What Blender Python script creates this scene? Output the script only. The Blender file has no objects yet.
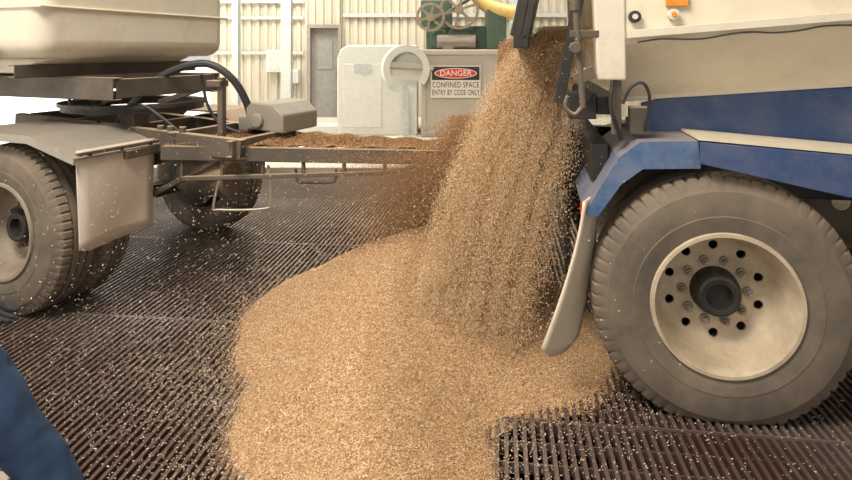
import bpy, bmesh, math, random
import numpy as np
from mathutils import Vector, Matrix
random.seed(4); rng=np.random.default_rng(4)
SC=bpy.context.scene; COL=SC.collection
SC.view_settings.view_transform='Standard'

# ------------------------------------------------------------ materials
def ramp_mat(name, cols, scale=8.0, rough=0.6, metal=0.0, bump=0.0, tex='noise', stretch=(1,1,1), dirt=None):
    m=bpy.data.materials.new(name); m.use_nodes=True; nt=m.node_tree; N=nt.nodes; L=nt.links
    b=N['Principled BSDF']; b.inputs['Roughness'].default_value=rough; b.inputs['Metallic'].default_value=metal
    tc=N.new('ShaderNodeTexCoord'); mp=N.new('ShaderNodeMapping'); mp.inputs['Scale'].default_value=stretch
    L.new(tc.outputs['Object'],mp.inputs['Vector'])
    cr=N.new('ShaderNodeValToRGB')
    els=cr.color_ramp.elements
    n=len(cols)
    els[0].color=(*cols[0],1); els[1].color=(*cols[-1],1)
    lo,hi=(0.3,0.7) if tex=='noise' else (0.0,1.0)
    els[0].position=lo; els[1].position=hi
    for i in range(1,n-1):
        e=els.new(lo+(hi-lo)*i/(n-1)); e.color=(*cols[i],1)
    if tex=='noise':
        t=N.new('ShaderNodeTexNoise'); t.inputs['Scale'].default_value=scale; t.inputs['Detail'].default_value=6
        L.new(mp.outputs[0],t.inputs['Vector']); L.new(t.outputs['Fac'],cr.inputs[0]); hsrc=t.outputs['Fac']
    elif tex=='voronoi':
        t=N.new('ShaderNodeTexVoronoi'); t.inputs['Scale'].default_value=scale
        L.new(mp.outputs[0],t.inputs['Vector'])
        sp=N.new('ShaderNodeSeparateColor'); L.new(t.outputs['Color'],sp.inputs[0]); L.new(sp.outputs[0],cr.inputs[0]); hsrc=t.outputs['Distance']
    elif tex=='island':
        g=N.new('ShaderNodeNewGeometry'); L.new(g.outputs['Random Per Island'],cr.inputs[0]); hsrc=None
    out=cr.outputs[0]
    if dirt:
        t2=N.new('ShaderNodeTexNoise'); t2.inputs['Scale'].default_value=dirt[1]; t2.inputs['Detail'].default_value=8; t2.inputs['Roughness'].default_value=0.7
        L.new(tc.outputs['Object'],t2.inputs['Vector'])
        r2=N.new('ShaderNodeValToRGB'); r2.color_ramp.elements[0].position=dirt[2]; r2.color_ramp.elements[1].position=dirt[3]
        L.new(t2.outputs['Fac'],r2.inputs[0])
        mx=N.new('ShaderNodeMix'); mx.data_type='RGBA'; L.new(r2.outputs[0],mx.inputs['Factor']); L.new(out,mx.inputs[6]); mx.inputs[7].default_value=(*dirt[0],1)
        out=mx.outputs[2]
        if len(dirt)>4:   # settled dust on upward facing surfaces
            g=N.new('ShaderNodeNewGeometry'); sx=N.new('ShaderNodeSeparateXYZ'); L.new(g.outputs['True Normal'],sx.inputs[0])
            mm=N.new('ShaderNodeMath'); mm.operation='MULTIPLY'; mm.use_clamp=True; L.new(sx.outputs['Z'],mm.inputs[0]); mm.inputs[1].default_value=dirt[4]
            mx2=N.new('ShaderNodeMix'); mx2.data_type='RGBA'; L.new(mm.outputs[0],mx2.inputs['Factor']); L.new(out,mx2.inputs[6]); mx2.inputs[7].default_value=(0.50,0.36,0.23,1)
            out=mx2.outputs[2]
    L.new(out,b.inputs['Base Color'])
    if bump and hsrc:
        bp=N.new('ShaderNodeBump'); bp.inputs['Strength'].default_value=bump; bp.inputs['Distance'].default_value=0.01
        L.new(hsrc,bp.inputs['Height']); L.new(bp.outputs[0],b.inputs['Normal'])
    return m
def flat(name,c,rough=0.5,metal=0.0,v=0.12,scale=15,**k):
    return ramp_mat(name,[tuple(x*(1-v) for x in c),tuple(min(1,x*(1+v)) for x in c)],scale,rough,metal,**k)

DUST=(0.36,0.26,0.17)
M_cream=flat('dusty_cream_paint',(0.72,0.64,0.49),0.45,v=.06,scale=4,dirt=((0.5,0.4,0.27),3,0.5,0.85))
M_cream2=flat('white_trailer_paint',(0.66,0.60,0.49),0.5,v=.05,scale=3,dirt=((0.40,0.32,0.22),3,0.5,0.92))
M_blue=flat('blue_truck_paint',(0.025,0.06,0.17),0.45,v=.12,scale=3,dirt=((0.2,0.18,0.17),3,0.45,1.0))
M_blue2=flat('dusty_blue_guard_paint',(0.04,0.10,0.235),0.5,v=.15,scale=8,dirt=((0.28,0.28,0.31),5,0.4,0.95,.45))
M_rub=flat('dusty_tyre_rubber',(0.082,0.072,0.062),0.8,v=.10,scale=3,bump=.06,dirt=((0.24,0.185,0.13),2.6,0.34,0.78,.3))
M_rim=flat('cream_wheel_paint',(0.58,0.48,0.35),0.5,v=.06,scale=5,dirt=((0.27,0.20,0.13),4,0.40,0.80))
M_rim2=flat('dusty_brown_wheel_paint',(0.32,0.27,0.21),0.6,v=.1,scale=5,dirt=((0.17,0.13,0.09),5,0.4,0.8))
M_dark=flat('dark_greasy_steel',(0.028,0.025,0.022),0.55,0.2,v=.3,dirt=((0.12,0.085,0.055),4,0.5,0.95))
M_steel=flat('dusty_grey_steel',(0.28,0.25,0.21),0.45,0.4,v=.1,dirt=(DUST,5,0.45,0.95))
M_chas=flat('dusty_chassis_steel',(0.085,0.07,0.058),0.65,0.1,v=.12,dirt=((0.20,0.145,0.095),3,0.42,0.9,.8))
M_guard=flat('grey_mudguard_steel',(0.30,0.27,0.23),0.5,0.2,v=.08,dirt=((0.40,0.31,0.22),4,0.5,0.95))
M_flap=flat('dusty_white_rubber',(0.60,0.53,0.45),0.6,v=.05,scale=3,dirt=((0.42,0.34,0.26),2.5,0.5,0.95))
M_flap2=flat('dusty_beige_rubber',(0.72,0.64,0.51),0.6,v=.08,scale=3,dirt=((0.45,0.36,0.26),3,0.42,0.9))
M_black=flat('black_hose_rubber',(0.03,0.03,0.032),0.55)
M_grate=ramp_mat('worn_grate_steel',[(0.10,0.055,0.045),(0.17,0.12,0.105),(0.27,0.225,0.20)],1.2,0.40,0.40)
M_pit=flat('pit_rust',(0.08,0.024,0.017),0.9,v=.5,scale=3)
M_conc=flat('pale_concrete',(0.58,0.53,0.45),0.8,v=.1,scale=1.5,bump=.1)
M_out=flat('sunlit_gravel_yard',(0.9,0.87,0.80),0.9,v=.05,scale=1)
M_wall=flat('corrugated_wall_steel',(0.50,0.455,0.36),0.55,v=.08,scale=.8)
M_ceil=flat('roof_sheet',(0.42,0.39,0.34),0.7)
M_post=flat('grey_post_paint',(0.44,0.45,0.42),0.5)
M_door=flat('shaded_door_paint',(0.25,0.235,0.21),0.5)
M_dframe=flat('door_frame_paint',(0.25,0.225,0.18),0.5)
M_tank=flat('pale_grey_cabinet_paint',(0.57,0.57,0.52),0.4,v=.05)
M_bunk=flat('beige_plinth_paint',(0.40,0.36,0.295),0.6,v=.06,scale=3)
M_green=flat('green_machine_paint',(0.06,0.095,0.065),0.45)
M_yel=flat('yellow_pipe_paint',(0.60,0.42,0.13),0.45)
M_bronze=flat('handwheel_dusty_iron',(0.25,0.20,0.135),0.5,.2)
M_sw=flat('sign_white',(0.60,0.56,0.48),0.5,v=.03); M_sb=flat('sign_black',(0.02,0.018,0.016),0.5); M_sr=flat('sign_red',(0.52,0.025,0.02),0.5)
M_amber=flat('amber_lens',(0.75,0.25,0.03),0.2); M_red=flat('red_lens',(0.5,0.03,0.02),0.25)
M_denim=ramp_mat('blue_work_denim',[(0.006,0.018,0.05),(0.010,0.031,0.08),(0.017,0.048,0.11)],7,0.85,0,bump=.3)
M_shirt=flat('navy_work_shirt',(0.015,0.03,0.07),0.85); M_glove=flat('dark_blue_glove',(0.015,0.018,0.025),0.8)
M_boot=flat('brown_boot_leather',(0.12,0.07,0.04),0.6); M_skin=flat('skin',(0.55,0.33,0.24),0.55,v=.05); M_hair=flat('brown_hair',(0.06,0.035,0.02),0.7)
GC=[(0.18,0.09,0.035),(0.36,0.20,0.09),(0.50,0.30,0.15),(0.55,0.35,0.185),(0.72,0.54,0.35)]
M_pile=ramp_mat('grain_heap',GC,190,0.7,tex='voronoi',bump=.4)
M_grain=ramp_mat('loose_grains',[(0.33,0.175,0.075),(0.48,0.285,0.135),(0.58,0.365,0.19),(0.66,0.45,0.255),(0.92,0.80,0.60)],1,0.6,tex='island')
M_gold=ramp_mat('falling_golden_grains',[(0.40,0.22,0.10),(0.58,0.355,0.17),(0.70,0.47,0.25),(0.80,0.60,0.37),(0.95,0.86,0.68)],1,0.6,tex='island')
M_strm=ramp_mat('falling_grain_mass',[(0.22,0.11,0.042),(0.36,0.20,0.085),(0.46,0.27,0.125),(0.56,0.35,0.175)],170,0.8,tex='voronoi',stretch=(1,1,.3),bump=.4)
M_chaff=ramp_mat('brown_falling_grains',[(0.20,0.095,0.037),(0.33,0.175,0.073),(0.44,0.245,0.11),(0.58,0.37,0.19)],1,0.8,tex='island')
M_pale=ramp_mat('scattered_pale_grains',[(0.55,0.42,0.28),(0.8,0.68,0.50),(0.95,0.88,0.74)],1,0.6,tex='island')

# ------------------------------------------------------------ mesh builder
class MB:
    def __init__(s): s.v=[]; s.f=[]
    def add(s,vs,fs):
        o=len(s.v); s.v+=[tuple(v) for v in vs]; s.f+=[tuple(o+i for i in f) for f in fs]; return s
    def box(s,x0,x1,y0,y1,z0,z1):
        return s.add([(x0,y0,z0),(x1,y0,z0),(x1,y1,z0),(x0,y1,z0),(x0,y0,z1),(x1,y0,z1),(x1,y1,z1),(x0,y1,z1)],
          [(0,3,2,1),(4,5,6,7),(0,1,5,4),(1,2,6,5),(2,3,7,6),(3,0,4,7)])
    def beam(s,p,q,w,h,up=(0,0,1),off=(0,0)):
        p=Vector(p);q=Vector(q);d=(q-p).normalized();u=Vector(up)
        r=d.cross(u)
        if r.length<1e-3: r=d.cross(Vector((1,0,0)))
        r.normalize(); u=r.cross(d).normalized()
        vs=[]
        for c in (p,q):
            for a,b in ((-1,-1),(1,-1),(1,1),(-1,1)): vs.append(c+r*(a*w/2+off[0])+u*(b*h/2+off[1]))
        return s.add(vs,[(0,3,2,1),(4,5,6,7),(0,1,5,4),(1,2,6,5),(2,3,7,6),(3,0,4,7)])
    def chan(s,p,q,w,h,t=.008,side=1):
        s.beam(p,q,t,h,off=(side*(w/2-t/2),0)); s.beam(p,q,w,t,off=(0,h/2-t/2)); return s.beam(p,q,w,t,off=(0,-h/2+t/2))
    def cyl(s,p,q,r,n=20,r2=None):
        p=Vector(p);q=Vector(q);d=(q-p).normalized(); r2=r if r2 is None else r2
        a=d.cross(Vector((0,0,1)))
        if a.length<1e-3: a=Vector((1,0,0))
        a.normalize(); b=d.cross(a)
        vs=[p+(a*math.cos(t)+b*math.sin(t))*r for t in [2*math.pi*i/n for i in range(n)]]
        vs+=[q+(a*math.cos(t)+b*math.sin(t))*r2 for t in [2*math.pi*i/n for i in range(n)]]
        fs=[(i,(i+1)%n,n+(i+1)%n,n+i) for i in range(n)]+[tuple(range(n-1,-1,-1)),tuple(range(n,2*n))]
        return s.add(vs,fs)
    def tube(s,pts,r,n=10,sub=6):
        P=[Vector(p) for p in pts]; Q=[]
        for i in range(len(P)-1):
            p0=P[max(i-1,0)];p1=P[i];p2=P[i+1];p3=P[min(i+2,len(P)-1)]
            for k in range(sub):
                t=k/sub
                Q.append(0.5*((2*p1)+(p2-p0)*t+(2*p0-5*p1+4*p2-p3)*t*t+(3*p1-p0-3*p2+p3)*t**3))
        Q.append(P[-1]); vs=[];fs=[]; ref=Vector((0.13,0.31,0.94)).normalized()
        for i,c in enumerate(Q):
            d=(Q[min(i+1,len(Q)-1)]-Q[max(i-1,0)]).normalized(); a=d.cross(ref).normalized(); b=d.cross(a)
            vs+=[c+(a*math.cos(2*math.pi*k/n)+b*math.sin(2*math.pi*k/n))*r for k in range(n)]
        for i in range(len(Q)-1):
            for k in range(n): fs.append((i*n+k,i*n+(k+1)%n,(i+1)*n+(k+1)%n,(i+1)*n+k))
        fs.append(tuple(range(n-1,-1,-1))); fs.append(tuple((len(Q)-1)*n+k for k in range(n)))
        return s.add(vs,fs)
    def prism(s,poly,y0,y1):
        n=len(poly); vs=[(x,y0,z) for x,z in poly]+[(x,y1,z) for x,z in poly]
        return s.add(vs,[tuple(range(n)),tuple(range(2*n-1,n-1,-1))]+[(i,n+i,n+(i+1)%n,(i+1)%n) for i in range(n)])
    def lathe(s,prof,n=96,c=(0,0,0),closed=True,mod=None,axis='y',floor=None):
        vs=[];fs=[];m=len(prof)
        for i in range(n):
            t=2*math.pi*i/n
            for j,(y,r) in enumerate(prof):
                rr=r if mod is None else mod(i,j,y,r)
                if axis=='y':
                    z=rr*math.sin(t)
                    if floor is not None: z=max(z,floor)
                    vs.append((c[0]+rr*math.cos(t),c[1]+y,c[2]+z))
                else: vs.append((c[0]+rr*math.cos(t),c[1]+rr*math.sin(t),c[2]+y))
        for i in range(n):
            for j in range(m if closed else m-1):
                a=i*m+j;b=i*m+(j+1)%m;c2=((i+1)%n)*m+(j+1)%m;d=((i+1)%n)*m+j
                fs.append((a,b,c2,d))
        return s.add(vs,fs)
    def obj(s,name,mat,parent=None,bevel=0,smooth=False,loc=None,rz=0,seg=2,sharp=35):
        me=bpy.data.meshes.new(name); me.from_pydata(s.v,[],s.f); me.update()
        bm=bmesh.new(); bm.from_mesh(me); bmesh.ops.recalc_face_normals(bm,faces=bm.faces); bm.to_mesh(me); bm.free()
        me.materials.append(mat); o=bpy.data.objects.new(name,me); COL.objects.link(o)
        if parent: o.parent=parent
        if loc: o.location=loc
        o.rotation_euler[2]=rz
        if bevel:
            b=o.modifiers.new('bevel','BEVEL'); b.width=bevel; b.segments=seg; b.limit_method='ANGLE'; b.angle_limit=math.radians(40)
        if smooth:
            me.polygons.foreach_set('use_smooth',[True]*len(me.polygons))
            try: me.set_sharp_from_angle(angle=math.radians(sharp))
            except Exception: pass
        return o
def empty(name,loc,rz=0):
    e=bpy.data.objects.new(name,None); e.location=loc; e.rotation_euler[2]=rz; e.empty_display_size=.2; COL.objects.link(e); return e
def tag(o,label,cat,group=None,kind=None):
    o['label']=label; o['category']=cat
    if group:o['group']=group
    if kind:o['kind']=kind
    return o
def struct(o): o['kind']='structure'; return o

# ------------------------------------------------------------ setting
m=MB(); m.box(-5.5,9,8.0,14,-.7,0.003); m.box(-30,-5.5,-3,16,-.7,0); m.box(-5.5,-1.5,-3,2.22,-.7,0.012); m.box(-1.5,9,-3,1.0,-.7,0.012)
struct(m.obj('floor',M_conc))
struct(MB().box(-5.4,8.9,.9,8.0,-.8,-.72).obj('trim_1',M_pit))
struct(MB().box(-70,40,16,80,-.2,-.02).obj('trim_2',M_out))
struct(MB().box(-60,-5.6,-3,16,0.0,.02).obj('trim_3',M_out))
def corr(x0,x1,z0,z1,y,p=.19,d=.045):
    x=x0;pts=[]
    while x<x1:
        for dx,dy in ((0,0),(.3,0),(.42,1),(.88,1)):
            xx=min(x+dx*p,x1); pts.append((xx,y-dy*d))
        x+=p
    pts.append((x1,y)); n=len(pts)
    return [(a,b,z0) for a,b in pts]+[(a,b,z1) for a,b in pts],[(i,i+1,n+i+1,n+i) for i in range(n-1)]
m=MB()
for a in ((-4.95,-2.72,0,6),(-2.72,-1.93,2.13,6),(-1.93,9,0,6)): m.add(*corr(*a,14.0))
struct(m.obj('wall_back',M_wall))
struct(MB().box(8.9,9,-3,14,0,6).obj('wall_right',M_wall))
struct(MB().box(-5.5,9,-3,14.2,6,6.1).obj('ceiling',M_ceil))
m=MB()
for z in (2.25,2.62,1.45): m.box(-4.9,-2.8,13.86,13.93,z,z+.07)
for z in (2.3,2.9): m.box(-1.9,8.8,13.86,13.93,z,z+.09)
struct(m.obj('trim_4',M_post))
m=MB(); m.box(-2.72,-2.64,13.85,14.1,0,2.13); m.box(-2.01,-1.93,13.85,14.1,0,2.13); m.box(-2.64,-2.01,13.85,14.1,2.05,2.13)
struct(m.obj('trim_5',M_dframe))
m=MB(); m.box(-2.64,-2.01,14.04,14.09,0,2.05); m.box(-2.5,-2.15,14.02,14.04,1.1,1.8); m.box(-2.1,-2.05,13.98,14.04,1.0,1.05)
struct(m.obj('door_1',M_door,bevel=.004))
struct(MB().box(-3.2,-.15,11.2,11.6,0,.16).obj('trim_6',M_tank,bevel=.02))
for i,(x,y,w) in enumerate(((-2.86,12.5,.2),(-4.05,13.0,.12))):
    m=MB(); m.box(x-w/2,x+w/2,y-.1,y-.08,0,6); m.box(x-w/2,x+w/2,y+.08,y+.1,0,6); m.box(x-.012,x+.012,y-.08,y+.08,0,6); m.box(x-.18,x+.18,y-.16,y+.16,0,.03)
    tag(m.obj('steel_column' ,M_post),'grey painted steel H-section shed column','column','steel shed columns')
for x,z,w,h in ((-3.6,1.55,.35,.5),(-3.1,1.1,.22,.3)):
    m=MB(); m.box(x,x+w,13.7,13.95,z-h,z); o=m.obj('electrical_box',M_tank,bevel=.015)
    MB().box(x+.04,x+w-.04,13.69,13.7,z-h+.04,z-.04).obj('door',M_post,o)
    MB().cyl((x+w/2,13.92,0),(x+w/2,13.92,z-h),.02,10).obj('conduit',M_post,o)
    tag(o,'grey electrical switch box fixed to the corrugated wall','electrical box','wall switch boxes')

# ------------------------------------------------------------ grate panels (bars run into the distance)
PW,PD=2.0,1.40
def grate_mesh(pitch,cross,L,D,cz):
    m=MB(); e=.010
    m.box(0,L,0,e,-.07,.0); m.box(0,L,D-e,D,-.07,.0); m.box(0,.009,e,D-e,-.07,.0); m.box(L-.009,L,e,D-e,-.07,.0)
    n=int(L/pitch)
    for i in range(1,n):
        x=L*i/n; m.box(x-pitch*.22,x+pitch*.22,e,D-e,-.06,0)
    k=int(D/cross)
    for j in range(1,k):
        y=D*j/k; m.box(.009,L-.009,y-.004,y+.004,-.05,cz)
    o=m.obj('floor_grate',M_grate); me=o.data; bpy.data.objects.remove(o); return me
GB=grate_mesh(.036,.12,PW,PD,-.012)
ga=math.radians(-7); gu=Vector((math.cos(ga),math.sin(ga),0)); gv=Vector((-math.sin(ga),math.cos(ga),0))
def gpanel(u,v,me):
    o=bpy.data.objects.new('floor_grate',me); o.location=gu*u+gv*v; o.rotation_euler[2]=ga; COL.objects.link(o)
    tag(o,'worn steel bar grate panel covering the grain pit','floor grate','steel pit grate panels')
V0=2.585
for j in range(-1,5):
    for i in range(-3,3):
        u=-.05+i*(PW+.003); v=V0+j*(PD+.003)-(.68 if i<0 else 0); c=gu*(u+1)+gv*(v+.7)
        if c.y>8.4 or c.x<-5.9: continue
        gpanel(u,v,GB)

# ------------------------------------------------------------ wheels
def tyre_prof(w,R,rr):
    return [(0.03,rr),(0.005,rr+.015),(-.006,rr+.05),(-.012,rr+.09),(-.010,rr+.093),(-.011,rr+.12),(-.006,R-.085),(-.001,R-.062),(.001,R-.060),(.012,R-.036),(.028,R-.006),(.045,R),
            (.075,R+.002),(.078,R-.014),(.088,R-.014),(.091,R+.003),(w*.5-.006,R+.004),(w*.5-.004,R-.012),(w*.5+.004,R-.012),(w*.5+.006,R+.004),(w-.091,R+.003),(w-.088,R-.014),(w-.078,R-.014),(w-.075,R+.002),
            (w-.045,R),(w-.028,R-.006),(w-.012,R-.036),(w,R-.060),(w+.006,rr+.1),(w,rr+.03),(w-.03,rr),(w*.5,rr-.01)]
def make_wheel(parent,x,y,z,R=.525,w=.26,rr=.28,facing=1,outer=True,mat=None):
    mat=mat or M_rim
    prof=[(.0,rr+.024),(-.012,rr+.02),(-.012,rr+.006),(.01,rr-.002),(.03,rr-.008),(.07,rr-.018),(.14,rr-.03),(.18,rr-.048),(.195,rr-.085),(.185,rr-.125),(.175,.06),
          (.187,.06),(.197,rr-.125),(.207,rr-.09),(.195,rr-.045),(.215,rr-.02),(w-.02,rr-.01),(w,rr+.02),(w-.02,rr+.004),(.14,rr-.02),(.04,rr-.002),(.012,rr+.012)]
    rim=MB().lathe(prof,96).obj('wheel',mat,parent,smooth=True,sharp=50)
    if outer:
        cut=MB()
        for i in range(10):
            t=2*math.pi*(i+.5)/10; r=rr-.085
            cut.cyl((r*math.cos(t),.0,r*math.sin(t)),(r*math.cos(t),.4,r*math.sin(t)),.020,16)
        c=cut.obj('cut',M_rim); c.parent=parent
        bo=rim.modifiers.new('b','BOOLEAN'); bo.object=c; bo.solver='EXACT'; bo.operation='DIFFERENCE'
        dg=bpy.context.evaluated_depsgraph_get(); dg.update()
        nm=bpy.data.meshes.new_from_object(rim.evaluated_get(dg)); rim.modifiers.clear(); rim.data=nm
        bpy.data.objects.remove(c)
    rim.location=(x,y,z)
    if facing<0: rim.rotation_euler[2]=math.pi
    def mod(i,j,yy,r):
        g=(i%5==0)
        if j in (10,11,24,25): return r-(.012 if g else 0)
        if j in (9,26): return r-(.004 if g else 0)
        if j in (12,23): return r-(.010 if g else 0)
        return r
    MB().lathe(tyre_prof(w,R,rr),320,mod=mod,floor=-z+.001).obj('tyre',M_rub,rim,smooth=True,sharp=25)
    if outer:
        MB().lathe([(.18,.104),(.14,.100),(.115,.094),(.095,.086),(.09,.075),(.095,.055),(.135,.048),(.135,.0001),(.18,.0001)],40).obj('hub',M_dark,rim,smooth=True)
        nut=None
        for i in range(10):
            t=2*math.pi*i/10; r=.136
            if nut is None:
                nut=MB().cyl((0,.0,0),(0,-.026,0),.015,6).cyl((0,-.026,0),(0,-.042,0),.009,8).cyl((0,.006,0),(0,-.006,0),.021,16).obj('wheel_nut',M_steel,rim); o=nut
            else:
                o=nut.copy(); COL.objects.link(o); o.parent=rim
            o.location=(r*math.cos(t),.172,r*math.sin(t))
    return rim

# ------------------------------------------------------------ tipper truck
T=tag(empty('tipper_truck',(1.24,2.55,0),math.radians(-10)),'cream and blue grain tipper truck tipping its load onto the grate','truck')
WZ=.503
make_wheel(T,.01,-.035,WZ-.012,R=.535,w=.29)
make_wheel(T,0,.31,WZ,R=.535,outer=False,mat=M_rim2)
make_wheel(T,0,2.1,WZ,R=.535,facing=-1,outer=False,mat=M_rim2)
make_wheel(T,1.32,2.1,WZ,R=.535,facing=-1,outer=False,mat=M_rim2)  # second-axle wheels, added to block light under the truck
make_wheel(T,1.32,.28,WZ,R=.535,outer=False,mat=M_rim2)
MB().cyl((0,.24,WZ),(0,2.0,WZ),.09,20).lathe([(-.25,.12),(-.1,.24),(.1,.24),(.25,.12)],24,c=(0,1.05,WZ),closed=True).obj('axle',M_dark,T,bevel=.01)
MB().cyl((.0,.42,WZ),(.0,.62,WZ),.21,32).obj('brake_drum',M_dark,T,bevel=.01)
tl=math.radians(4.6)
def tb(a,z):
    da=a+.4; return (-.4+da*math.cos(tl), z+da*math.sin(tl))
sect=[(0.0,2.75),(0,1.60),(.012,1.575),(.30,1.30),(1.75,1.30),(2.05,1.60),(2.05,2.75),(2.01,2.75),(2.01,1.62),(1.72,1.34),(.33,1.34),(.04,1.62),(.04,2.75)]
m=MB(); vs=[]
for a in (-.4,4.2):
    for b,z in sect:
        x,zz=tb(a,z); vs.append((x,b,zz))
n=len(sect); m.add(vs,[(i,(i+1)%n,n+(i+1)%n,n+i) for i in range(n)])
x1,z1=tb(4.2,1.3)
m.box(x1-.03,x1,.3,1.75,z1,z1+1.4)
m.obj('cargo_body',M_cream,T,bevel=.006)
m=MB()
p=tb(-.38,1.615);q=tb(4.2,1.615); m.beam((p[0],-.012,p[1]),(q[0],-.012,q[1]),.022,.035)
p=tb(-.38,1.325);q=tb(4.2,1.325); m.beam((p[0],.29,p[1]),(q[0],.29,q[1]),.03,.04)
m.obj('side_rail',M_cream2,T,bevel=.003)
m=MB(); pts=[]
for i in range(18):
    a=-.34+i*.09; x,z=tb(a,1.578+.007*math.sin(i*1.7)); pts.append((x,-.015,z))
m.tube(pts,.004,6,3); m.obj('wiring',M_black,T)
for b in (-.01,1.96):
    MB().prism([(-.505,1.42),(-.385,1.42),(-.40,2.8),(-.57,2.8)],b,b+.10).obj('corner_post',M_cream2,T,bevel=.008)
MB().box(-.5,-.39,.1,1.96,1.26,1.34).obj('rear_sill',M_dark,T,bevel=.006)
m=MB(); m.prism([(-.60,2.75),(-.565,2.75),(-.80,1.60),(-.835,1.60)],.12,1.93)
for b in (.12,.7,1.3,1.85): m.prism([(-.63,2.75),(-.60,2.75),(-.835,1.60),(-.885,1.62)],b,b+.06)
m.box(-.87,-.80,.12,1.93,1.56,1.62)
m.obj('tailgate',M_dark,T,bevel=.005)
m=MB(); m.cyl((-.565,-.02,1.30),(-.60,-.02,1.75),.014,12); m.cyl((-.60,-.02,1.72),(-.625,-.02,2.4),.022,12)
m.beam((-.60,-.02,1.42),(-.52,-.02,1.46),.02,.05); m.beam((-.62,-.02,1.62),(-.50,0,1.62),.025,.03); m.cyl((-.6,-.06,1.56),(-.6,.03,1.56),.024,12)
m.tube([(-.565,-.02,1.31),(-.60,-.02,1.27),(-.64,-.02,1.30),(-.63,-.02,1.35)],.011,8)
m.obj('locking_lever',M_chas,T,bevel=.002)
m=MB(); m.beam((-.66,.2,1.3),(-.55,.2,1.9),.03,.05); m.cyl((-.55,.05,1.35),(-.55,.5,1.35),.03); m.box(-.62,-.5,.08,.2,1.24,1.36)
m.obj('gate_hinge',M_dark,T,bevel=.004)
for a,z,r,mt in ((-.352,1.692,.020,M_black),(-.195,1.70,.018,M_cream2)):
    o=MB().cyl((a,-.004,z),(a,-.03,z),r+.006,20).obj('marker_light',mt,T,bevel=.003)
    MB().cyl((a,-.03,z),(a,-.036,z),r*.6,16).obj('lens',M_cream2 if mt is M_black else M_amber,o)
o=MB().box(-.225,-.135,-.02,-.002,1.735,1.785).obj('reflector',M_amber,T,bevel=.003); o['label']='amber rectangular reflector'
def plate(prof,b0,b1,t,lip=0):
    m=MB()
    for (x0,z0),(x1,z1) in zip(prof[:-1],prof[1:]):
        d=Vector((x1-x0,0,z1-z0)).normalized(); nrm=Vector((-d.z,0,d.x))
        if nrm.z<0: nrm=-nrm
        m.add([(x0,b0,z0),(x1,b0,z1),(x1,b1,z1),(x0,b1,z0),(x0-nrm.x*t,b0,z0-nrm.z*t),(x1-nrm.x*t,b0,z1-nrm.z*t),(x1-nrm.x*t,b1,z1-nrm.z*t),(x0-nrm.x*t,b1,z0-nrm.z*t)],
          [(0,1,2,3),(7,6,5,4),(0,4,5,1),(1,5,6,2),(2,6,7,3),(3,7,4,0)])
    if lip:
        low=[(x+ (.035 if i==0 else .01),z-lip) for i,(x,z) in enumerate(prof)]
        low[0]=(prof[0][0]+.055,prof[0][1]-.01)
        m.prism(list(prof)+low[::-1],b0-.010,b0)
    return m
plate([(-.56,.845),(-.42,1.09),(-.33,1.16),(-.10,1.17)],-.02,.62,.012,.115).obj('mudguard',M_blue2,T)
m=plate([(-.10,1.185),(1.6,1.06)],-.04,.27,.01); m.obj('mudguard_top',M_cream,T)
MB().prism([(-.10,1.17),(1.6,1.05),(1.6,.90),(.45,.965),(-.10,1.08)],-.065,-.05).obj('mudguard_side',M_blue,T,bevel=.003)
MB().box(-.575,-.560,.0,.03,.83,.88).obj('reflector',M_red,T)
MB().prism([(-.27,1.12),(1.7,1.03),(1.7,1.46),(-.12,1.33),(-.27,1.30)],.29,.33).obj('side_panel',M_blue,T,bevel=.004)
m=MB(); m.box(-.75,4,.62,.72,.80,1.05); m.box(-.75,4,1.38,1.48,.80,1.05)
for a in (-.72,.4,1.2): m.box(a,a+.09,.72,1.38,.84,1.0)
m.box(-.52,-.44,.15,1.95,.95,1.12); m.box(-.3,1.5,.33,.62,1.05,1.2)
m.obj('chassis',M_dark,T,bevel=.006)
MB().box(-.60,-.58,.62,2.15,.30,1.05).obj('rear_shade_flap',M_black,T)  # added black sheet, stands in for the shadow beneath the truck
m=MB(); m.box(-.86,-.75,.85,1.25,.78,1.0); m.box(-1.0,-.86,.98,1.12,.84,.94)
m.obj('tow_hitch',M_dark,T,bevel=.01)
m=MB(); m.tube([(-.40,-.01,1.32),(-.37,-.03,1.39),(-.32,-.03,1.41),(-.29,-.01,1.34),(-.30,.05,1.2)],.007,8)
m.obj('air_hose',M_black,T)
m=MB(); m.tube([(-.44,.0,1.42),(-.45,-.02,1.30),(-.40,.02,1.16)],.009,8); m.obj('air_hose',M_dark,T)
m=MB(); m.box(-.44,-.40,.02,.06,1.18,1.42); m.box(-.36,-.28,.05,.12,1.18,1.30)
m.obj('hinge_bracket',M_chas,T,bevel=.004)
m=MB(); vs=[];fs=[];nz=18;nb=10
for k in range(nz+1):
    t=k/nz
    for j in range(nb+1):
        s=j/nb
        a=-.570+.065*s-.175*t**1.4+.10*s*t-.012*math.sin(s*3.1)*t
        drop=.70-.06*(abs(2*s-1)**2.5)
        vs.append((a,-.045+.17*s,.90-drop*t))
for k in range(nz):
    for j in range(nb): fs.append((k*(nb+1)+j,k*(nb+1)+j+1,(k+1)*(nb+1)+j+1,(k+1)*(nb+1)+j))
o=m.add(vs,fs).obj('mudflap',M_flap2,T,smooth=True); so=o.modifiers.new('s','SOLIDIFY'); so.thickness=.012

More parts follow.
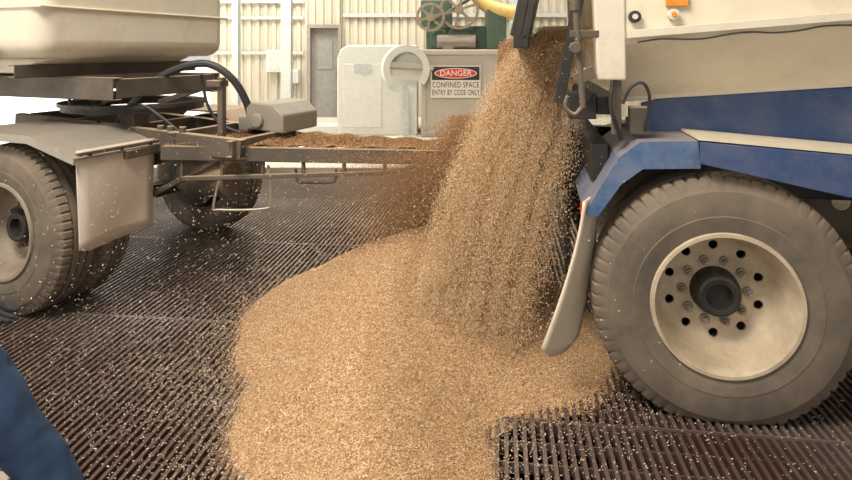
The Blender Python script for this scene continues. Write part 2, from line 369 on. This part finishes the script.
# ------------------------------------------------------------ trailer
TX,TY=-2.49,3.55
R=tag(empty('grain_trailer',(TX,TY,0),math.radians(-22)),'cream grain trailer with grey mudguard coupled behind by a drawbar','trailer')
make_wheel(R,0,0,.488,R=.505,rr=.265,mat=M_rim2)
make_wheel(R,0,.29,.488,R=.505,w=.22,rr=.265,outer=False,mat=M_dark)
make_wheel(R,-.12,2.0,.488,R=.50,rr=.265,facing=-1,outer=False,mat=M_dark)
MB().cyl((0,.24,.488),(0,1.9,.488),.06,20).cyl((0,.6,.488),(0,.66,.488),.2,28).cyl((-.12,1.67,.488),(-.12,1.73,.488),.255,28).obj('axle',M_dark,R)
plate([(-.62,.95),(-.35,1.07),(.30,1.07),(.66,.965)],-.03,.58,.012).obj('mudguard',M_guard,R)
plate([(-.70,.90),(-.5,1.05),(.20,1.05),(.42,.90),(.44,.70)],1.62,2.1,.012).obj('mudguard',M_chas,R)  # far-side guard in dark steel, added to darken the far wheel
MB().prism([(-.62,.95),(-.35,1.07),(.30,1.07),(.66,.965),(.66,.93),(.29,1.025),(-.35,1.025),(-.62,.91)],-.042,-.03).obj('mudguard_edge',M_guard,R)
m=MB(); m.box(.62,.65,.0,.56,.95,.99); m.beam((.64,.3,.93),(.62,.75,.93),.05,.05); m.obj('mudguard_bracket',M_chas,R,bevel=.004)
m=MB(); vs=[];fs=[]
for k in range(9):
    t=k/8
    for j in range(9):
        s=j/8; vs.append((.635+.03*math.sin(s*4+t*2)*t,.0+.54*s,1.0-.56*t+(0.02 if (j in(0,8) and k==8) else 0)))
for k in range(8):
    for j in range(8): fs.append((k*9+j,k*9+j+1,(k+1)*9+j+1,(k+1)*9+j))
o=m.add(vs,fs).obj('mudflap',M_flap,R,smooth=True); o.modifiers.new('s','SOLIDIFY').thickness=.012
for b in (.06,.27,.48): MB().cyl((.62,b,.975),(.665,b,.975),.010,10).obj('bolt',M_dark,R)
m=MB(); m.box(-4,.24,.08,1.66,1.50,3.2); o=m.obj('cargo_body',M_cream2,R,bevel=.11,seg=5,smooth=True)
m=MB(); m.box(-4,.255,.065,1.675,1.80,1.815); m.box(-.22,-.16,.065,.09,1.5,3.2); m.obj('body_rib',M_cream,R,bevel=.006)
m=MB(); m.prism([(-4,1.5),(.08,1.5),(-.2,1.40),(-4,1.40)],.25,1.45); m.obj('hopper_bottom',M_cream2,R,bevel=.02)
m=MB()
m.chan((-4,.38,1.31),(.5,.38,1.31),.07,.14,side=1); m.chan((-4,1.25,1.31),(.5,1.25,1.31),.07,.14,side=-1)
m.chan((.46,.38,1.31),(.46,1.25,1.31),.06,.12); m.chan((-.6,.1,1.40),(-.6,1.6,1.40),.06,.08); m.chan((-.05,.1,1.42),(-.05,1.6,1.42),.06,.08)
m.beam((.46,.40,1.28),(.1,.6,1.16),.04,.04); m.beam((.46,1.2,1.28),(.1,1.1,1.16),.04,.04)
m.obj('chassis',M_chas,R,bevel=.004)
MB().lathe([(0,.46),(.03,.46),(.03,.48),(.055,.48),(.055,.38),(0,.38)],48,c=(.12,.86,1.14),axis='z').obj('turntable',M_dark,R)
m=MB()
m.chan((-.6,.52,1.05),(1.25,.62,.95),.06,.12,side=1); m.chan((-.6,1.2,1.05),(1.25,1.14,.95),.06,.12,side=-1)
for a in (-.5,-.1,.35,.75,1.2): m.chan((a,.55,1.03-.06*a),(a,1.17,1.03-.06*a),.05,.10)
m.box(.1,.16,.62,.68,.72,1.0); m.box(-.55,-.49,.62,.68,.6,1.0); m.box(.52,.58,.5,.56,.6,.98)
m.beam((.12,.66,.72),(.9,.62,.93),.035,.05); m.beam((.55,.6,.62),(1.1,.62,.90),.03,.03)
m.obj('bogie_frame',M_chas,R,bevel=.004)
m=MB()
for k in range(6):
    w_=.55-.07*k; pts=[(-w_,.60-.017*k+.07),( -w_*.5,.60-.017*k+.018),(0,.60-.017*k),(w_*.5,.60-.017*k+.018),(w_,.60-.017*k+.07)]
    for a,b in zip(pts[:-1],pts[1:]): m.beam((a[0],.70,a[1]),(b[0],.70,b[1]),.075,.012)
for x in (-.07,.07): m.box(x-.01,x+.01,.65,.75,.44,.62)
m.obj('leaf_spring',M_dark,R)
m=MB(); m.cyl((.72,.72,.74),(1.08,.74,.74),.12,24); m.obj('air_tank',M_chas,R,bevel=.02)
m=MB(); m.cyl((.46,.66,.80),(.46,.66,.92),.07,20); m.cyl((.46,.66,.72),(.46,.66,.80),.02,10); m.obj('brake_chamber',M_chas,R,bevel=.01)
m=MB(); m.prism([(.98,1.02),(1.28,1.00),(1.28,1.12),(1.20,1.19),(1.02,1.20),(.98,1.16)],.98,1.40); m.cyl((1.08,.95,1.08),(1.08,1.0,1.08),.05,16); m.box(.90,.99,1.0,1.3,1.0,1.10)
m.obj('hitch_fitting',M_guard,R,bevel=.012)
m=MB()
for x in (.62,.70,.80): m.cyl((x,.60,1.01),(x,.60,1.07),.022,12)
m.box(.58,.86,.57,.66,.97,1.01); m.box(.3,.42,.57,.70,1.05,1.16); m.obj('valve_block',M_chas,R,bevel=.004)
m=MB(); m.prism([(.55,.99),(1.0,.955),(1.0,.93),(.55,.965)],.58,1.0); m.obj('deck_plate',M_guard,R,bevel=.003)
m=MB(); m.box(1.0,1.04,.68,.72,.98,1.38); m.box(.93,1.04,.66,.74,1.32,1.36); m.obj('mounting_bracket',M_chas,R,bevel=.004)
Ri=Matrix.Rotation(math.radians(22),4,'Z')@Matrix.Translation((-TX,-TY,0))
def rl(*p): return tuple(Ri@Vector(p))
m=MB(); m.tube([rl(*p) for p in ((-2.14,4.1,.94),(-2.06,4.1,1.08),(-1.93,4.1,1.24),(-1.75,4.1,1.39),(-1.50,4.1,1.46),(-1.32,4.1,1.37),(-1.22,4.15,1.18),(-1.20,4.2,.98))],.026,10)
m.obj('air_hose',M_black,R,smooth=True)
m=MB(); m.tube([rl(*p) for p in ((-1.55,4.2,1.38),(-1.5,4.2,1.15),(-1.35,4.2,1.0),(-1.0,4.2,.95),(-.4,4.1,.94))],.011,8); m.obj('air_hose',M_black,R,smooth=True)
m=MB(); m.tube([rl(*p) for p in ((-2.2,4.0,1.25),(-2.1,4.0,1.0),(-1.8,4.0,.98),(-1.5,4.0,1.02))],.012,8)
m.obj('air_hose',M_black,R,smooth=True)
m=MB(); m.tube([rl(*p) for p in ((-2.3,3.9,1.30),(-2.25,3.9,1.16),(-2.05,3.9,1.13),(-1.85,3.9,1.2),(-1.7,3.9,1.12),(-1.5,3.9,.95))],.010,8)
m.obj('air_hose',M_black,R,smooth=True)
# drawbar
m=MB(); NR=((-1.62,3.74,.92),(.55,3.70,.89)); FR=((-1.50,4.70,.90),(.55,3.98,.88))
m.chan(rl(*NR[0]),rl(*NR[1]),.06,.085,side=1); m.chan(rl(*FR[0]),rl(*FR[1]),.06,.075,side=-1)
l0=(-1.50,3.74,.76); l1=(-.25,3.71,.80); m.beam(rl(*l0),rl(*l1),.03,.026)
for t in (0,.2,.4,.6,.8,1):
    a=Vector(l0).lerp(Vector(l1),t); m.beam(rl(*a),rl(a.x,a.y,.89),.02,.02)
m.beam(rl(-.25,3.71,.80),rl(.1,3.71,.87),.03,.026)
for i in range(8):
    t=i/7; a=Vector(NR[0]).lerp(Vector(NR[1]),t); b=Vector(FR[0]).lerp(Vector(FR[1]),t); m.beam(rl(*a),rl(*b),.03,.03)
m.beam(rl(.55,3.85,.87),rl(.68,3.72,.88),.09,.09)
m.obj('drawbar',M_chas,R,bevel=.003)
m=MB()
for i in range(34):
    t=i/33*.96+.02; a=Vector(NR[0]).lerp(Vector(NR[1]),t); b=Vector(FR[0]).lerp(Vector(FR[1]),t); a.z+=.04;b.z+=.035; m.beam(rl(*a),rl(*b),.010,.008)
for s in (.2,.4,.6,.8):
    a=Vector(NR[0]).lerp(Vector(FR[0]),s); b=Vector(NR[1]).lerp(Vector(FR[1]),s); a.z+=.038;b.z+=.038; m.beam(rl(*a),rl(*b),.01,.008)
m.obj('drawbar_mesh',M_chas,R)
m=MB()
m.tube([rl(*p) for p in ((-1.25,3.74,.84),(-1.30,3.72,.60),(-1.26,3.71,.575),(-1.0,3.71,.58),(-.95,3.72,.62),(-.97,3.74,.84))],.008,8,4)
m.obj('step_bracket',M_steel,R)
m=MB(); m.tube([rl(*p) for p in ((-.80,3.73,.82),(-.78,3.71,.75),(-.72,3.70,.745),(-.58,3.70,.745),(-.55,3.71,.76),(-.55,3.73,.82))],.009,8,4)
m.obj('step_bracket',M_dark,R)

# ------------------------------------------------------------ background machinery
m=MB(); m.prism([(-1.61,0),(-.15,0),(-.15,1.64),(-1.42,1.64),(-1.55,1.56),(-1.61,1.40)],11.0,12.0)
o=m.obj('storage_cabinet',M_tank,bevel=.03,seg=3); tag(o,'pale grey steel cabinet with sloped top corner on concrete','cabinet')
m=MB(); m.box(-1.5,-.8,10.985,11.0,.15,1.3); m.obj('door',M_tank,o,bevel=.01)
MB().box(-1.3,-1.0,10.97,10.99,1.15,1.3).obj('name_plate',M_post,o)
# tilted curved belt cover leaning on the cabinet
m=MB(); n=28; vs=[];ro,ri=.42,.30
A=[math.radians(-70+ (250)*i/n) for i in range(n+1)]
for a in A:
    for r,y in ((ro,-.09),(ro,.09),(ri,.09),(ri,-.09)): vs.append((r*math.cos(a),y,r*math.sin(a)))
m.add(vs,[(i*4+k,i*4+(k+1)%4,(i+1)*4+(k+1)%4,(i+1)*4+k) for i in range(n) for k in range(4)]+[(0,1,2,3),(n*4+3,n*4+2,n*4+1,n*4)])
m.prism([(ri*math.cos(a)*1.02,ri*math.sin(a)*1.02) for a in A],.02,.05)
o=m.obj('belt_guard',M_tank,smooth=True,loc=(-.36,10.62,1.22)); o.rotation_euler=(0,math.radians(-28),math.radians(18))
tag(o,'pale curved belt cover tilted against the grey cabinet','belt guard')
MB().beam((-.28,-.05,.25),(.45,-.05,-.22),.05,.09).obj('guard_arm',M_bunk,o,bevel=.01)
g=MB().box(-.41,-.31,10.62,10.72,0,.92).box(-.5,-.22,10.56,10.8,0,.04).obj('stand',M_post); tag(g,'grey steel stand post carrying the belt cover','stand')
m=MB(); m.box(-.09,1.5,10.8,11.9,0,1.52); m.box(-.13,1.54,10.76,11.94,1.46,1.56)
PL=m.obj('machine_housing',M_bunk,bevel=.02); tag(PL,'beige rectangular machine housing carrying a danger sign','machine housing')
MB().box(-.06,-.0,10.775,10.8,.05,1.45).box(1.4,1.46,10.775,10.8,.05,1.45).box(-.0,1.4,10.78,10.8,.05,.11).obj('frame_edge',M_bunk,PL,bevel=.004)
m=MB(); m.box(.0,1.45,11.3,11.9,1.56,2.0); m.box(1.1,1.45,10.95,11.4,1.56,2.3); m.cyl((.25,11.1,1.75),(.25,11.4,1.75),.18); m.cyl((.6,11.1,1.8),(.6,11.4,1.8),.2)
m.box(-.1,.5,11.5,11.9,2.0,2.5); m.beam((.0,11.2,2.0),(.9,11.2,2.55),.06,.06)
o=m.obj('grain_machine',M_green,bevel=.02); tag(o,'green painted machine with motors on the beige housing','machine')
MB().cyl((.2,11.1,1.7),(.9,11.1,1.7),.13,20).box(.3,.5,11.0,11.2,1.56,1.62).obj('motor',M_steel,o,bevel=.01)
GM=o
for (x,z,r) in ((.08,2.14,.26),(.60,2.28,.36)):
    m=MB(); n=40
    m.lathe([(-.03,r),(.03,r),(.03,r-.05),(-.03,r-.05)],n)
    for i in range(6):
        t=i*math.pi/3+.3; m.beam((.03*math.cos(t),0,.03*math.sin(t)),((r-.03)*math.cos(t),0,(r-.03)*math.sin(t)),.035,.045)
    m.cyl((0,-.06,0),(0,.1,0),.08,20)
    o=m.obj('pulley_wheel',M_bronze,GM,loc=(x,10.9 if r<.3 else 10.98,z),smooth=True)
    MB().cyl((0,.05,0),(0,.45,0),.03,12).obj('shaft',M_dark,o)
m=MB(); m.tube([(.85,11.2,3.2),(.88,11.15,2.7),(1.0,11.1,2.45),(1.25,11.05,2.30),(1.6,11.0,2.22)],.13,16)
m.obj('spout_pipe',M_yel,GM,smooth=True)
for x,y,z0,r in ((.35,12.1,0,.09),(1.8,12.1,0,.14),(1.35,12.15,0,.06)):
    tag(MB().cyl((x,y,z0),(x,y,6),r).obj('duct_pipe',M_post,smooth=True),'grey vertical duct pipe behind the green machine','pipe','vertical duct pipes')
S=MB().box(-.44,.44,-.012,0,-.285,.285).obj('danger_sign',M_sw,loc=(.525,10.755,.99)); tag(S,'white danger confined space sign on the beige housing','sign')
MB().box(-.42,.42,-.016,-.012,.03,.265).obj('header_panel',M_sb,S)
def oval(rx,rz,y0,y1,cz):
    n=40; return MB().prism([(rx*math.cos(2*math.pi*i/n),cz+rz*math.sin(2*math.pi*i/n)) for i in range(n)],y0,y1)
oval(.375,.092,-.019,-.016,.148).obj('oval_border',M_sw,S); oval(.355,.078,-.022,-.019,.148).obj('red_oval',M_sr,S)
def text(s,size,x,z,mat,y,sx=1,off=0.0,sp=1.0):
    c=bpy.data.curves.new('t','FONT'); c.body=s; c.size=size; c.align_x='CENTER'; c.align_y='CENTER'; c.extrude=.001; c.offset=size*off; c.space_character=sp
    o=bpy.data.objects.new('t',c); COL.objects.link(o); dg=bpy.context.evaluated_depsgraph_get(); me=bpy.data.meshes.new_from_object(o.evaluated_get(dg))
    bpy.data.objects.remove(o); me.materials.clear(); me.materials.append(mat)
    o=bpy.data.objects.new('lettering',me); COL.objects.link(o); o.parent=S; o.rotation_euler=(math.pi/2,0,0); o.location=(x,y,z); o.scale=(sx,1,1)
text('DANGER',.14,0,.148,M_sw,-.024,1.0,.01)
text('CONFINED SPACE',.14,0,-.06,M_sb,-.014,.66,.006,1.12)
text('ENTRY BY CODE ONLY',.14,0,-.195,M_sb,-.014,.515,.006,1.12)

# ------------------------------------------------------------ grain
def seg(x,y,x0,y0,x1,y1):
    dx,dy=x1-x0,y1-y0; t=np.clip(((x-x0)*dx+(y-y0)*dy)/(dx*dx+dy*dy),0,1)
    return t,np.hypot(x-x0-t*dx,y-y0-t*dy)
def hf(x,y):
    x=np.asarray(x,float);y=np.asarray(y,float)
    w=.03*np.sin(5*x+3*y)+.02*np.sin(11*x-7*y+1)+.008*np.sin(23*x+4*y)
    d=np.hypot(x+.04,y-3.52); A=.55-.56*np.sqrt(d*d+.010)+.04
    t,d=seg(x,y,-.10,3.35,-.28,2.6); B=(.47*(1-t)+.29*t)-.60*np.sqrt(d*d+.005)+.04
    t,d=seg(x,y,-.28,2.6,-.12,1.75); B2=(.29*(1-t)+.20*t)-.62*np.sqrt(d*d+.004)+.035
    t,d=seg(x,y,.40,3.20,.50,2.98); C=(.14*(1-t)+.12*t)-.36*np.sqrt(d*d+.003)+.02
    t,d=seg(x,y,-.12,3.5,-.48,3.20); D=(.40*(1-t)+.21*t)-.46*np.sqrt(d*d+.006)+.02
    t,d=seg(x,y,-.30,3.1,-.46,2.75); F=(.30*(1-t)+.19*t)-.45*np.sqrt(d*d+.004)
    k=.018; E=np.stack([A,B,B2,C,D,F]); M=E.max(0); h=M+k*np.log(np.exp((E-M)/k).sum(0))
    return h-.016+w*.35+.003*np.sin(31*x+9*y)*np.sin(27*y-8*x)
xs=np.linspace(-1.25,1.15,300); ys=np.linspace(1.1,4.8,430); X,Y=np.meshgrid(xs,ys); H=hf(X,Y); H=np.maximum(H,-.03)+rng.normal(0,.0010,H.shape)
nx,ny=len(xs),len(ys)
vv=np.stack([X,Y,H],-1).reshape(-1,3); fs=[]
Hm=H>-.02
for j in range(ny-1):
    for i in range(nx-1):
        if Hm[j,i] or Hm[j+1,i] or Hm[j,i+1] or Hm[j+1,i+1]: fs.append((j*nx+i,j*nx+i+1,(j+1)*nx+i+1,(j+1)*nx+i))
me=bpy.data.meshes.new('grain_pile'); me.from_pydata(vv.tolist(),[],fs); bm=bmesh.new(); bm.from_mesh(me); bmesh.ops.delete(bm,geom=[v for v in bm.verts if not v.link_faces],context='VERTS'); bm.to_mesh(me); bm.free()
me.polygons.foreach_set('use_smooth',[True]*len(me.polygons)); me.materials.append(M_pile)
PILE=bpy.data.objects.new('grain_pile',me); COL.objects.link(PILE); tag(PILE,'heap of golden wheat grain spreading across the steel grate','grain pile',kind='stuff')
def grains(name,C,D,mat,Lg=.0052,Wd=.0021,parent=None):
    N=len(C); D=D/np.linalg.norm(D,axis=1,keepdims=True); r=rng.normal(size=(N,3)); U=np.cross(D,r); U/=np.linalg.norm(U,axis=1,keepdims=True); V=np.cross(D,U)
    s=rng.uniform(.75,1.25,(N,1)); L=Lg*s; W=Wd*s
    vs=np.stack([C-D*L,C+U*W,C+V*W,C-U*W,C-V*W,C+D*L],1).reshape(-1,3)
    f=np.array([(0,2,1),(0,3,2),(0,4,3),(0,1,4),(5,1,2),(5,2,3),(5,3,4),(5,4,1)])
    F=(np.arange(N)[:,None,None]*6+f[None]).reshape(-1,3)
    me=bpy.data.meshes.new(name); me.vertices.add(len(vs)); me.vertices.foreach_set('co',vs.ravel()); me.loops.add(F.size); me.loops.foreach_set('vertex_index',F.ravel().astype(np.int32))
    me.polygons.add(len(F)); me.polygons.foreach_set('loop_start',np.arange(0,F.size,3,dtype=np.int32)); me.polygons.foreach_set('loop_total',np.full(len(F),3,dtype=np.int32))
    me.update(calc_edges=True); me.validate(); me.materials.append(mat); o=bpy.data.objects.new(name,me); COL.objects.link(o)
    if parent:o.parent=parent
    return o
N=190000; x=rng.uniform(-1.2,1.1,N); y=rng.uniform(1.3,4.1,N); h=hf(x,y); k=h>-.008; x,y,h=x[k],y[k],h[k]
C=np.stack([x,y,h+.0005+rng.uniform(0,.003,len(x))],1); D=rng.normal(size=C.shape)*[1,1,.35]
grains('surface_grain',C,D,M_grain,.0045,.0018,parent=PILE)
N=17000; ang=rng.uniform(0,2*math.pi,N); rad=np.abs(rng.normal(0,.95,N))+.3; x=-.45+rad*np.cos(ang)*1.3; y=3.0+rad*np.sin(ang); hh=hf(x,y); k=(hh<0)&(y>1.5)&(y<7.5)
x,y=x[k],y[k]; C=np.stack([x,y,np.full(len(x),.004)],1)
o=grains('spilled_grain',C,rng.normal(size=C.shape)*[1,1,.1],M_pale,.0050,.0019); tag(o,'pale wheat kernels spilled over the steel grate','spilled grain',kind='stuff')
N=110000; x=rng.uniform(-1.4,1.3,N); y=rng.uniform(1.3,4.6,N); hh=hf(x,y); k=(hh<0)&(rng.uniform(0,1,N)<np.exp(hh/.045)*.8); x,y=x[k],y[k]
grains('spilled_grain',np.stack([x,y,.004+rng.uniform(0,.006,len(x))],1),rng.normal(size=(len(x),3))*[1,1,.2],M_grain,.0045,.0019,o)
N=26000; t=rng.uniform(0,1,N)**.9; s=rng.uniform(0,1,N)
a=np.array(NR[0])*(1-t[:,None])+np.array(NR[1])*t[:,None]; b=np.array(FR[0])*(1-t[:,None])+np.array(FR[1])*t[:,None]; C=a*(1-s[:,None])+b*s[:,None]; C[:,2]+=.045+rng.uniform(0,.03,N)*(1-abs(2*s-1))+.015*np.sin(C[:,0]*14)**2
o=grains('drawbar_grain',C,rng.normal(size=C.shape)*[1,1,.3],M_chaff,.006,.0028); tag(o,'brown grain caught on top of the trailer drawbar','spilled grain',kind='stuff')
# falling stream
KEY=np.array([ # z, cx, cy, hw, hd
 [1.66,.77,3.38,.15,.22],[1.55,.665,3.36,.19,.20],[1.35,.575,3.30,.24,.18],[1.05,.47,3.22,.29,.16],[.75,.36,3.13,.31,.14],[.43,.27,3.03,.30,.12],[.20,.22,2.95,.26,.10],[.05,.18,2.90,.21,.08]])
def strm(z):
    zz=KEY[::-1,0]; return [np.interp(z,zz,KEY[::-1,i]) for i in range(1,5)]
def streak(s):
    return .62+.45*np.sin(9*s+1.2*np.sin(5*s+1))*np.sin(23*s+.7)+.3*np.sin(41*s)+.25*np.sin(17*s+2)
m=MB(); n=96; rows=120; vs=[];fs=[]
for j in range(rows+1):
    z=1.66-(1.52)*j/rows; cx,cy,hw,hd=strm(z); ta=1-.34*(j/rows)**1.5
    for i in range(n):
        t=2*math.pi*i/n; q=ta*(.70+.08*math.sin(7*t+z*1.3)+.06*math.sin(13*t-z*2+1)+.035*random.random()+.04*math.sin(z*7+3*t)+.05*math.sin(29*t))
        vs.append((cx+hw*q*math.cos(t),cy+.05+hd*q*math.sin(t)*.8,z))
for j in range(rows):
    for i in range(n): fs.append((j*n+i,j*n+(i+1)%n,(j+1)*n+(i+1)%n,(j+1)*n+i))
fs.append(tuple(range(n)))
ST=m.add(vs,fs).obj('grain_stream',M_strm,smooth=True); tag(ST,'golden grain pouring from the open truck tailgate onto the heap','falling grain',kind='stuff')
N=400000; z=rng.uniform(.02,1.68,N); s=rng.uniform(-1.08,1.08,N)
pr=np.clip(streak(s+.05*np.sin(z*3)+.03*np.sin(z*11+s*8)),.18,1)*np.sqrt(np.clip(1-s*s*.85,0.02,1)); k=rng.uniform(0,1,N)<pr*.75; z,s=z[k],s[k]; N=len(z)
cx,cy,hw,hd=strm(z)
C=np.stack([cx+hw*s+rng.normal(0,.012,N),cy+hd*rng.normal(0,.45,N)-.03,z],1); D=rng.normal(size=C.shape)*[.4,.4,.7]+[.2,0,-1.0]
grains('falling_kernel',C,D,M_gold,.0050,.0014,ST)
def keep_sign(C): return C[~((C[:,0]/C[:,1]<.118)&(C[:,2]>1.15))]
N=16000; z=rng.uniform(.03,1.6,N); cx,cy,hw,hd=strm(z); C=keep_sign(np.stack([cx+rng.normal(0,1,N)*hw*.8,cy+rng.normal(0,1,N)*hd*1.2,z],1))
grains('falling_kernel',C,rng.normal(size=C.shape),M_gold,.0050,.0017,ST)
# broad brown veil behind and beside the stream
N=190000; z=rng.uniform(.24,1.62,N); u=np.clip((1.62-z)/1.3,0,1); cx=.58-.62*u**.85; hw=.06+.25*u
C=keep_sign(np.stack([cx+rng.normal(0,.55,N)*hw,3.66+rng.normal(0,.11,N),z],1))
grains('falling_chaff',C,rng.normal(size=C.shape)*[.6,.6,1],M_chaff,.0044,.0017,ST)
N=120000; z=.95-np.abs(rng.normal(0,.42,N)); k=z>.15; z=z[k]; N=len(z); C=np.stack([.0+rng.normal(0,.26,N),3.64+rng.normal(0,.15,N),z],1)
grains('falling_chaff',C,rng.normal(size=C.shape),M_chaff,.0030,.0011,ST)
N=50000; z=rng.uniform(.05,1.35,N); C=np.stack([.62+rng.normal(0,.09,N),3.55+rng.normal(0,.16,N),z],1)
grains('falling_chaff',C,rng.normal(size=C.shape),M_chaff,.0040,.0016,ST)
N=6000; C=np.stack([rng.normal(-.45,.75,N),rng.normal(3.1,.45,N),rng.gamma(1.4,.26,N)+.05],1); k=(C[:,2]<1.12)&(C[:,1]>1.9)&(C[:,0]>-2.2)&(C[:,0]<1.0); C=C[k]
o=grains('flying_grain',C,rng.normal(size=C.shape),M_pale,.0050,.0018,ST)

# ------------------------------------------------------------ person
def skin(name,pts,edges,mat,parent=None,sub=2,root=0):
    me=bpy.data.meshes.new(name); me.from_pydata([p[:3] for p in pts],edges,[]); me.materials.append(mat)
    o=bpy.data.objects.new(name,me); COL.objects.link(o)
    o.modifiers.new('skin','SKIN'); o.modifiers['skin'].use_smooth_shade=True
    sv=me.skin_vertices[0].data
    for i,p in enumerate(pts):
        r=p[3]; sv[i].radius=(r,r) if not isinstance(r,tuple) else r; sv[i].use_root=(i==root)
    sb=o.modifiers.new('sub','SUBSURF'); sb.levels=sub; sb.render_levels=sub
    if parent:o.parent=parent
    return o
body=[(-1.78,1.72,.95,.13),(-1.76,1.72,1.12,.13),(-1.72,1.73,1.30,.15),(-1.68,1.74,1.46,.09),(-1.65,1.75,1.54,.055),(-1.63,1.77,1.62,.075),(-1.62,1.79,1.70,.09),(-1.63,1.78,1.77,.07),
 (-1.70,1.80,.90,.08),(-1.37,1.83,.62,.055),(-1.24,1.84,.40,.05),(-1.08,1.86,.12,.04),(-1.00,1.94,.06,.04),
 (-1.86,1.64,.88,.08),(-1.92,1.62,.50,.055),(-2.02,1.58,.12,.04),(-1.92,1.66,.06,.04),
 (-1.62,1.88,1.42,.06),(-1.55,2.00,1.12,.048),(-1.45,1.95,.82,.035),(-1.76,1.56,1.42,.06),(-1.84,1.48,1.15,.048),(-1.80,1.56,.92,.035)]
ed=[(0,1),(1,2),(2,3),(3,4),(4,5),(5,6),(6,7),(0,8),(8,9),(9,10),(10,11),(11,12),(0,13),(13,14),(14,15),(15,16),(3,17),(17,18),(18,19),(3,20),(20,21),(21,22)]
PB=skin('person',body,ed,M_skin); tag(PB,'person in blue work trousers stepping forward beside the grate','person')
tr=[(-1.78,1.72,1.0,.15),(-1.70,1.80,.90,.115),(-1.52,1.82,.76,.10),(-1.37,1.83,.61,.088),(-1.24,1.84,.40,.080),(-1.08,1.86,.14,.078),(-1.86,1.64,.88,.115),(-1.90,1.63,.69,.10),(-1.93,1.62,.50,.09),(-2.02,1.58,.13,.08)]
TR=skin('trousers',tr,[(0,1),(1,2),(2,3),(3,4),(4,5),(0,6),(6,7),(7,8),(8,9)],M_denim,PB,sub=4)
tx=bpy.data.textures.new('folds','CLOUDS'); tx.noise_scale=.13
dp=TR.modifiers.new('folds','DISPLACE'); dp.texture=tx; dp.strength=.026; dp.mid_level=.4; dp.texture_coords='LOCAL'
sh=[(-1.77,1.72,1.02,.145),(-1.76,1.72,1.15,.145),(-1.72,1.73,1.32,.165),(-1.68,1.74,1.46,.10),(-1.62,1.88,1.42,.078),(-1.55,2.00,1.12,.062),(-1.47,1.96,.87,.048),(-1.76,1.56,1.42,.078),(-1.84,1.48,1.15,.062),(-1.81,1.55,.95,.048)]
skin('shirt',sh,[(0,1),(1,2),(2,3),(3,4),(4,5),(5,6),(3,7),(7,8),(8,9)],M_shirt,PB)
skin('hair',[(-1.64,1.77,1.79,.075),(-1.67,1.75,1.72,.08),(-1.68,1.74,1.65,.06)],[(0,1),(1,2)],M_hair,PB)
for a,b in (((-1.07,1.86,.09,.055),(-.97,1.97,.055,.045)),((-2.02,1.58,.09,.055),(-1.92,1.68,.055,.045))):
    skin('boot',[(a[0],a[1],.17,.058),a,b],[(0,1),(1,2)],M_boot,PB)
def hand(w,d,side,parent):
    w=Vector(w);d=Vector(d).normalized();s=Vector(side).normalized();n=d.cross(s)
    P=[(*w,.032),(*(w+d*.05),(.042,.026)),(*(w+d*.09),(.042,.022))]; E=[(0,1),(1,2)]
    g=skin('glove',P,E,M_glove,parent)
    for k,(o_,l) in enumerate(((-.033,.07),(-.011,.08),(.011,.075),(.033,.058))):
        a=w+d*.085+s*o_; b=a+d*l*.5+n*.008; c=b+d*l*.35+n*.022; e=c+d*l*.2+n*.02
        skin('finger',[(*a,.0105),(*b,.010),(*c,.009),(*e,.008)],[(0,1),(1,2),(2,3)],M_glove,g)
    a=w+d*.03-s*.035; b=a+d*.03-s*.025+n*.012; c=b+d*.035-s*.006+n*.012
    skin('thumb',[(*a,.014),(*b,.012),(*c,.010)],[(0,1),(1,2)],M_glove,g)
hand((-1.445,1.95,.80),(.58,-.10,-.78),(.2,.95,0),PB)
hand((-1.80,1.56,.92),(.1,.1,-1),(0,1,0),PB)

# ------------------------------------------------------------ lights
w=bpy.data.worlds.new('world'); SC.world=w; w.use_nodes=True; w.node_tree.nodes['Background'].inputs[0].default_value=(1,.96,.90,1); w.node_tree.nodes['Background'].inputs[1].default_value=.75
def light(kind,name,loc,rot,e,size=None,c=(1,1,1),sy=None,angle=None):
    l=bpy.data.lights.new(name,kind); l.energy=e; l.color=c
    if kind=='AREA': l.shape='RECTANGLE'; l.size=size; l.size_y=sy or size
    if angle: l.angle=angle
    o=bpy.data.objects.new(name,l); o.location=loc; o.rotation_euler=rot; COL.objects.link(o); return o
light('SUN','sun',(0,0,10),Vector((.35,-1,-1.3)).to_track_quat('-Z','Y').to_euler(),12,c=(1,.96,.88),angle=.02)
light('AREA','added_key_front',(-2.0,.4,5.5),Vector((2.0,2.5,-4.9)).to_track_quat('-Z','Y').to_euler(),450,2.4,(1,.92,.80),1.6)  # added key light from front left, the roof has no opening here
light('AREA','added_fill_middle',(-1.5,6.0,5.8),(0,0,0),110,5,(1,.95,.86),3)  # weak overhead fill, added without any roof window
light('AREA','added_fill_rear',(1,11,5.8),(math.radians(12),0,0),620,8,(1,.95,.85),3)  # added area light that brightens the back wall and machinery
light('AREA','added_fill_left',(-4.2,10.8,5.4),Vector((.1,2.2,-4.0)).to_track_quat('-Z','Y').to_euler(),420,2,(1,.97,.90),3)  # extra area light, added to raise the glare at rear left

cam=bpy.data.cameras.new('camera'); co=bpy.data.objects.new('camera',cam); COL.objects.link(co); co.location=(0,0,1.55); co.rotation_euler=(math.pi/2,0,0)
cam.sensor_width=36; cam.lens=608/852*36; cam.shift_y=-190/852; cam.clip_start=.05; SC.camera=co
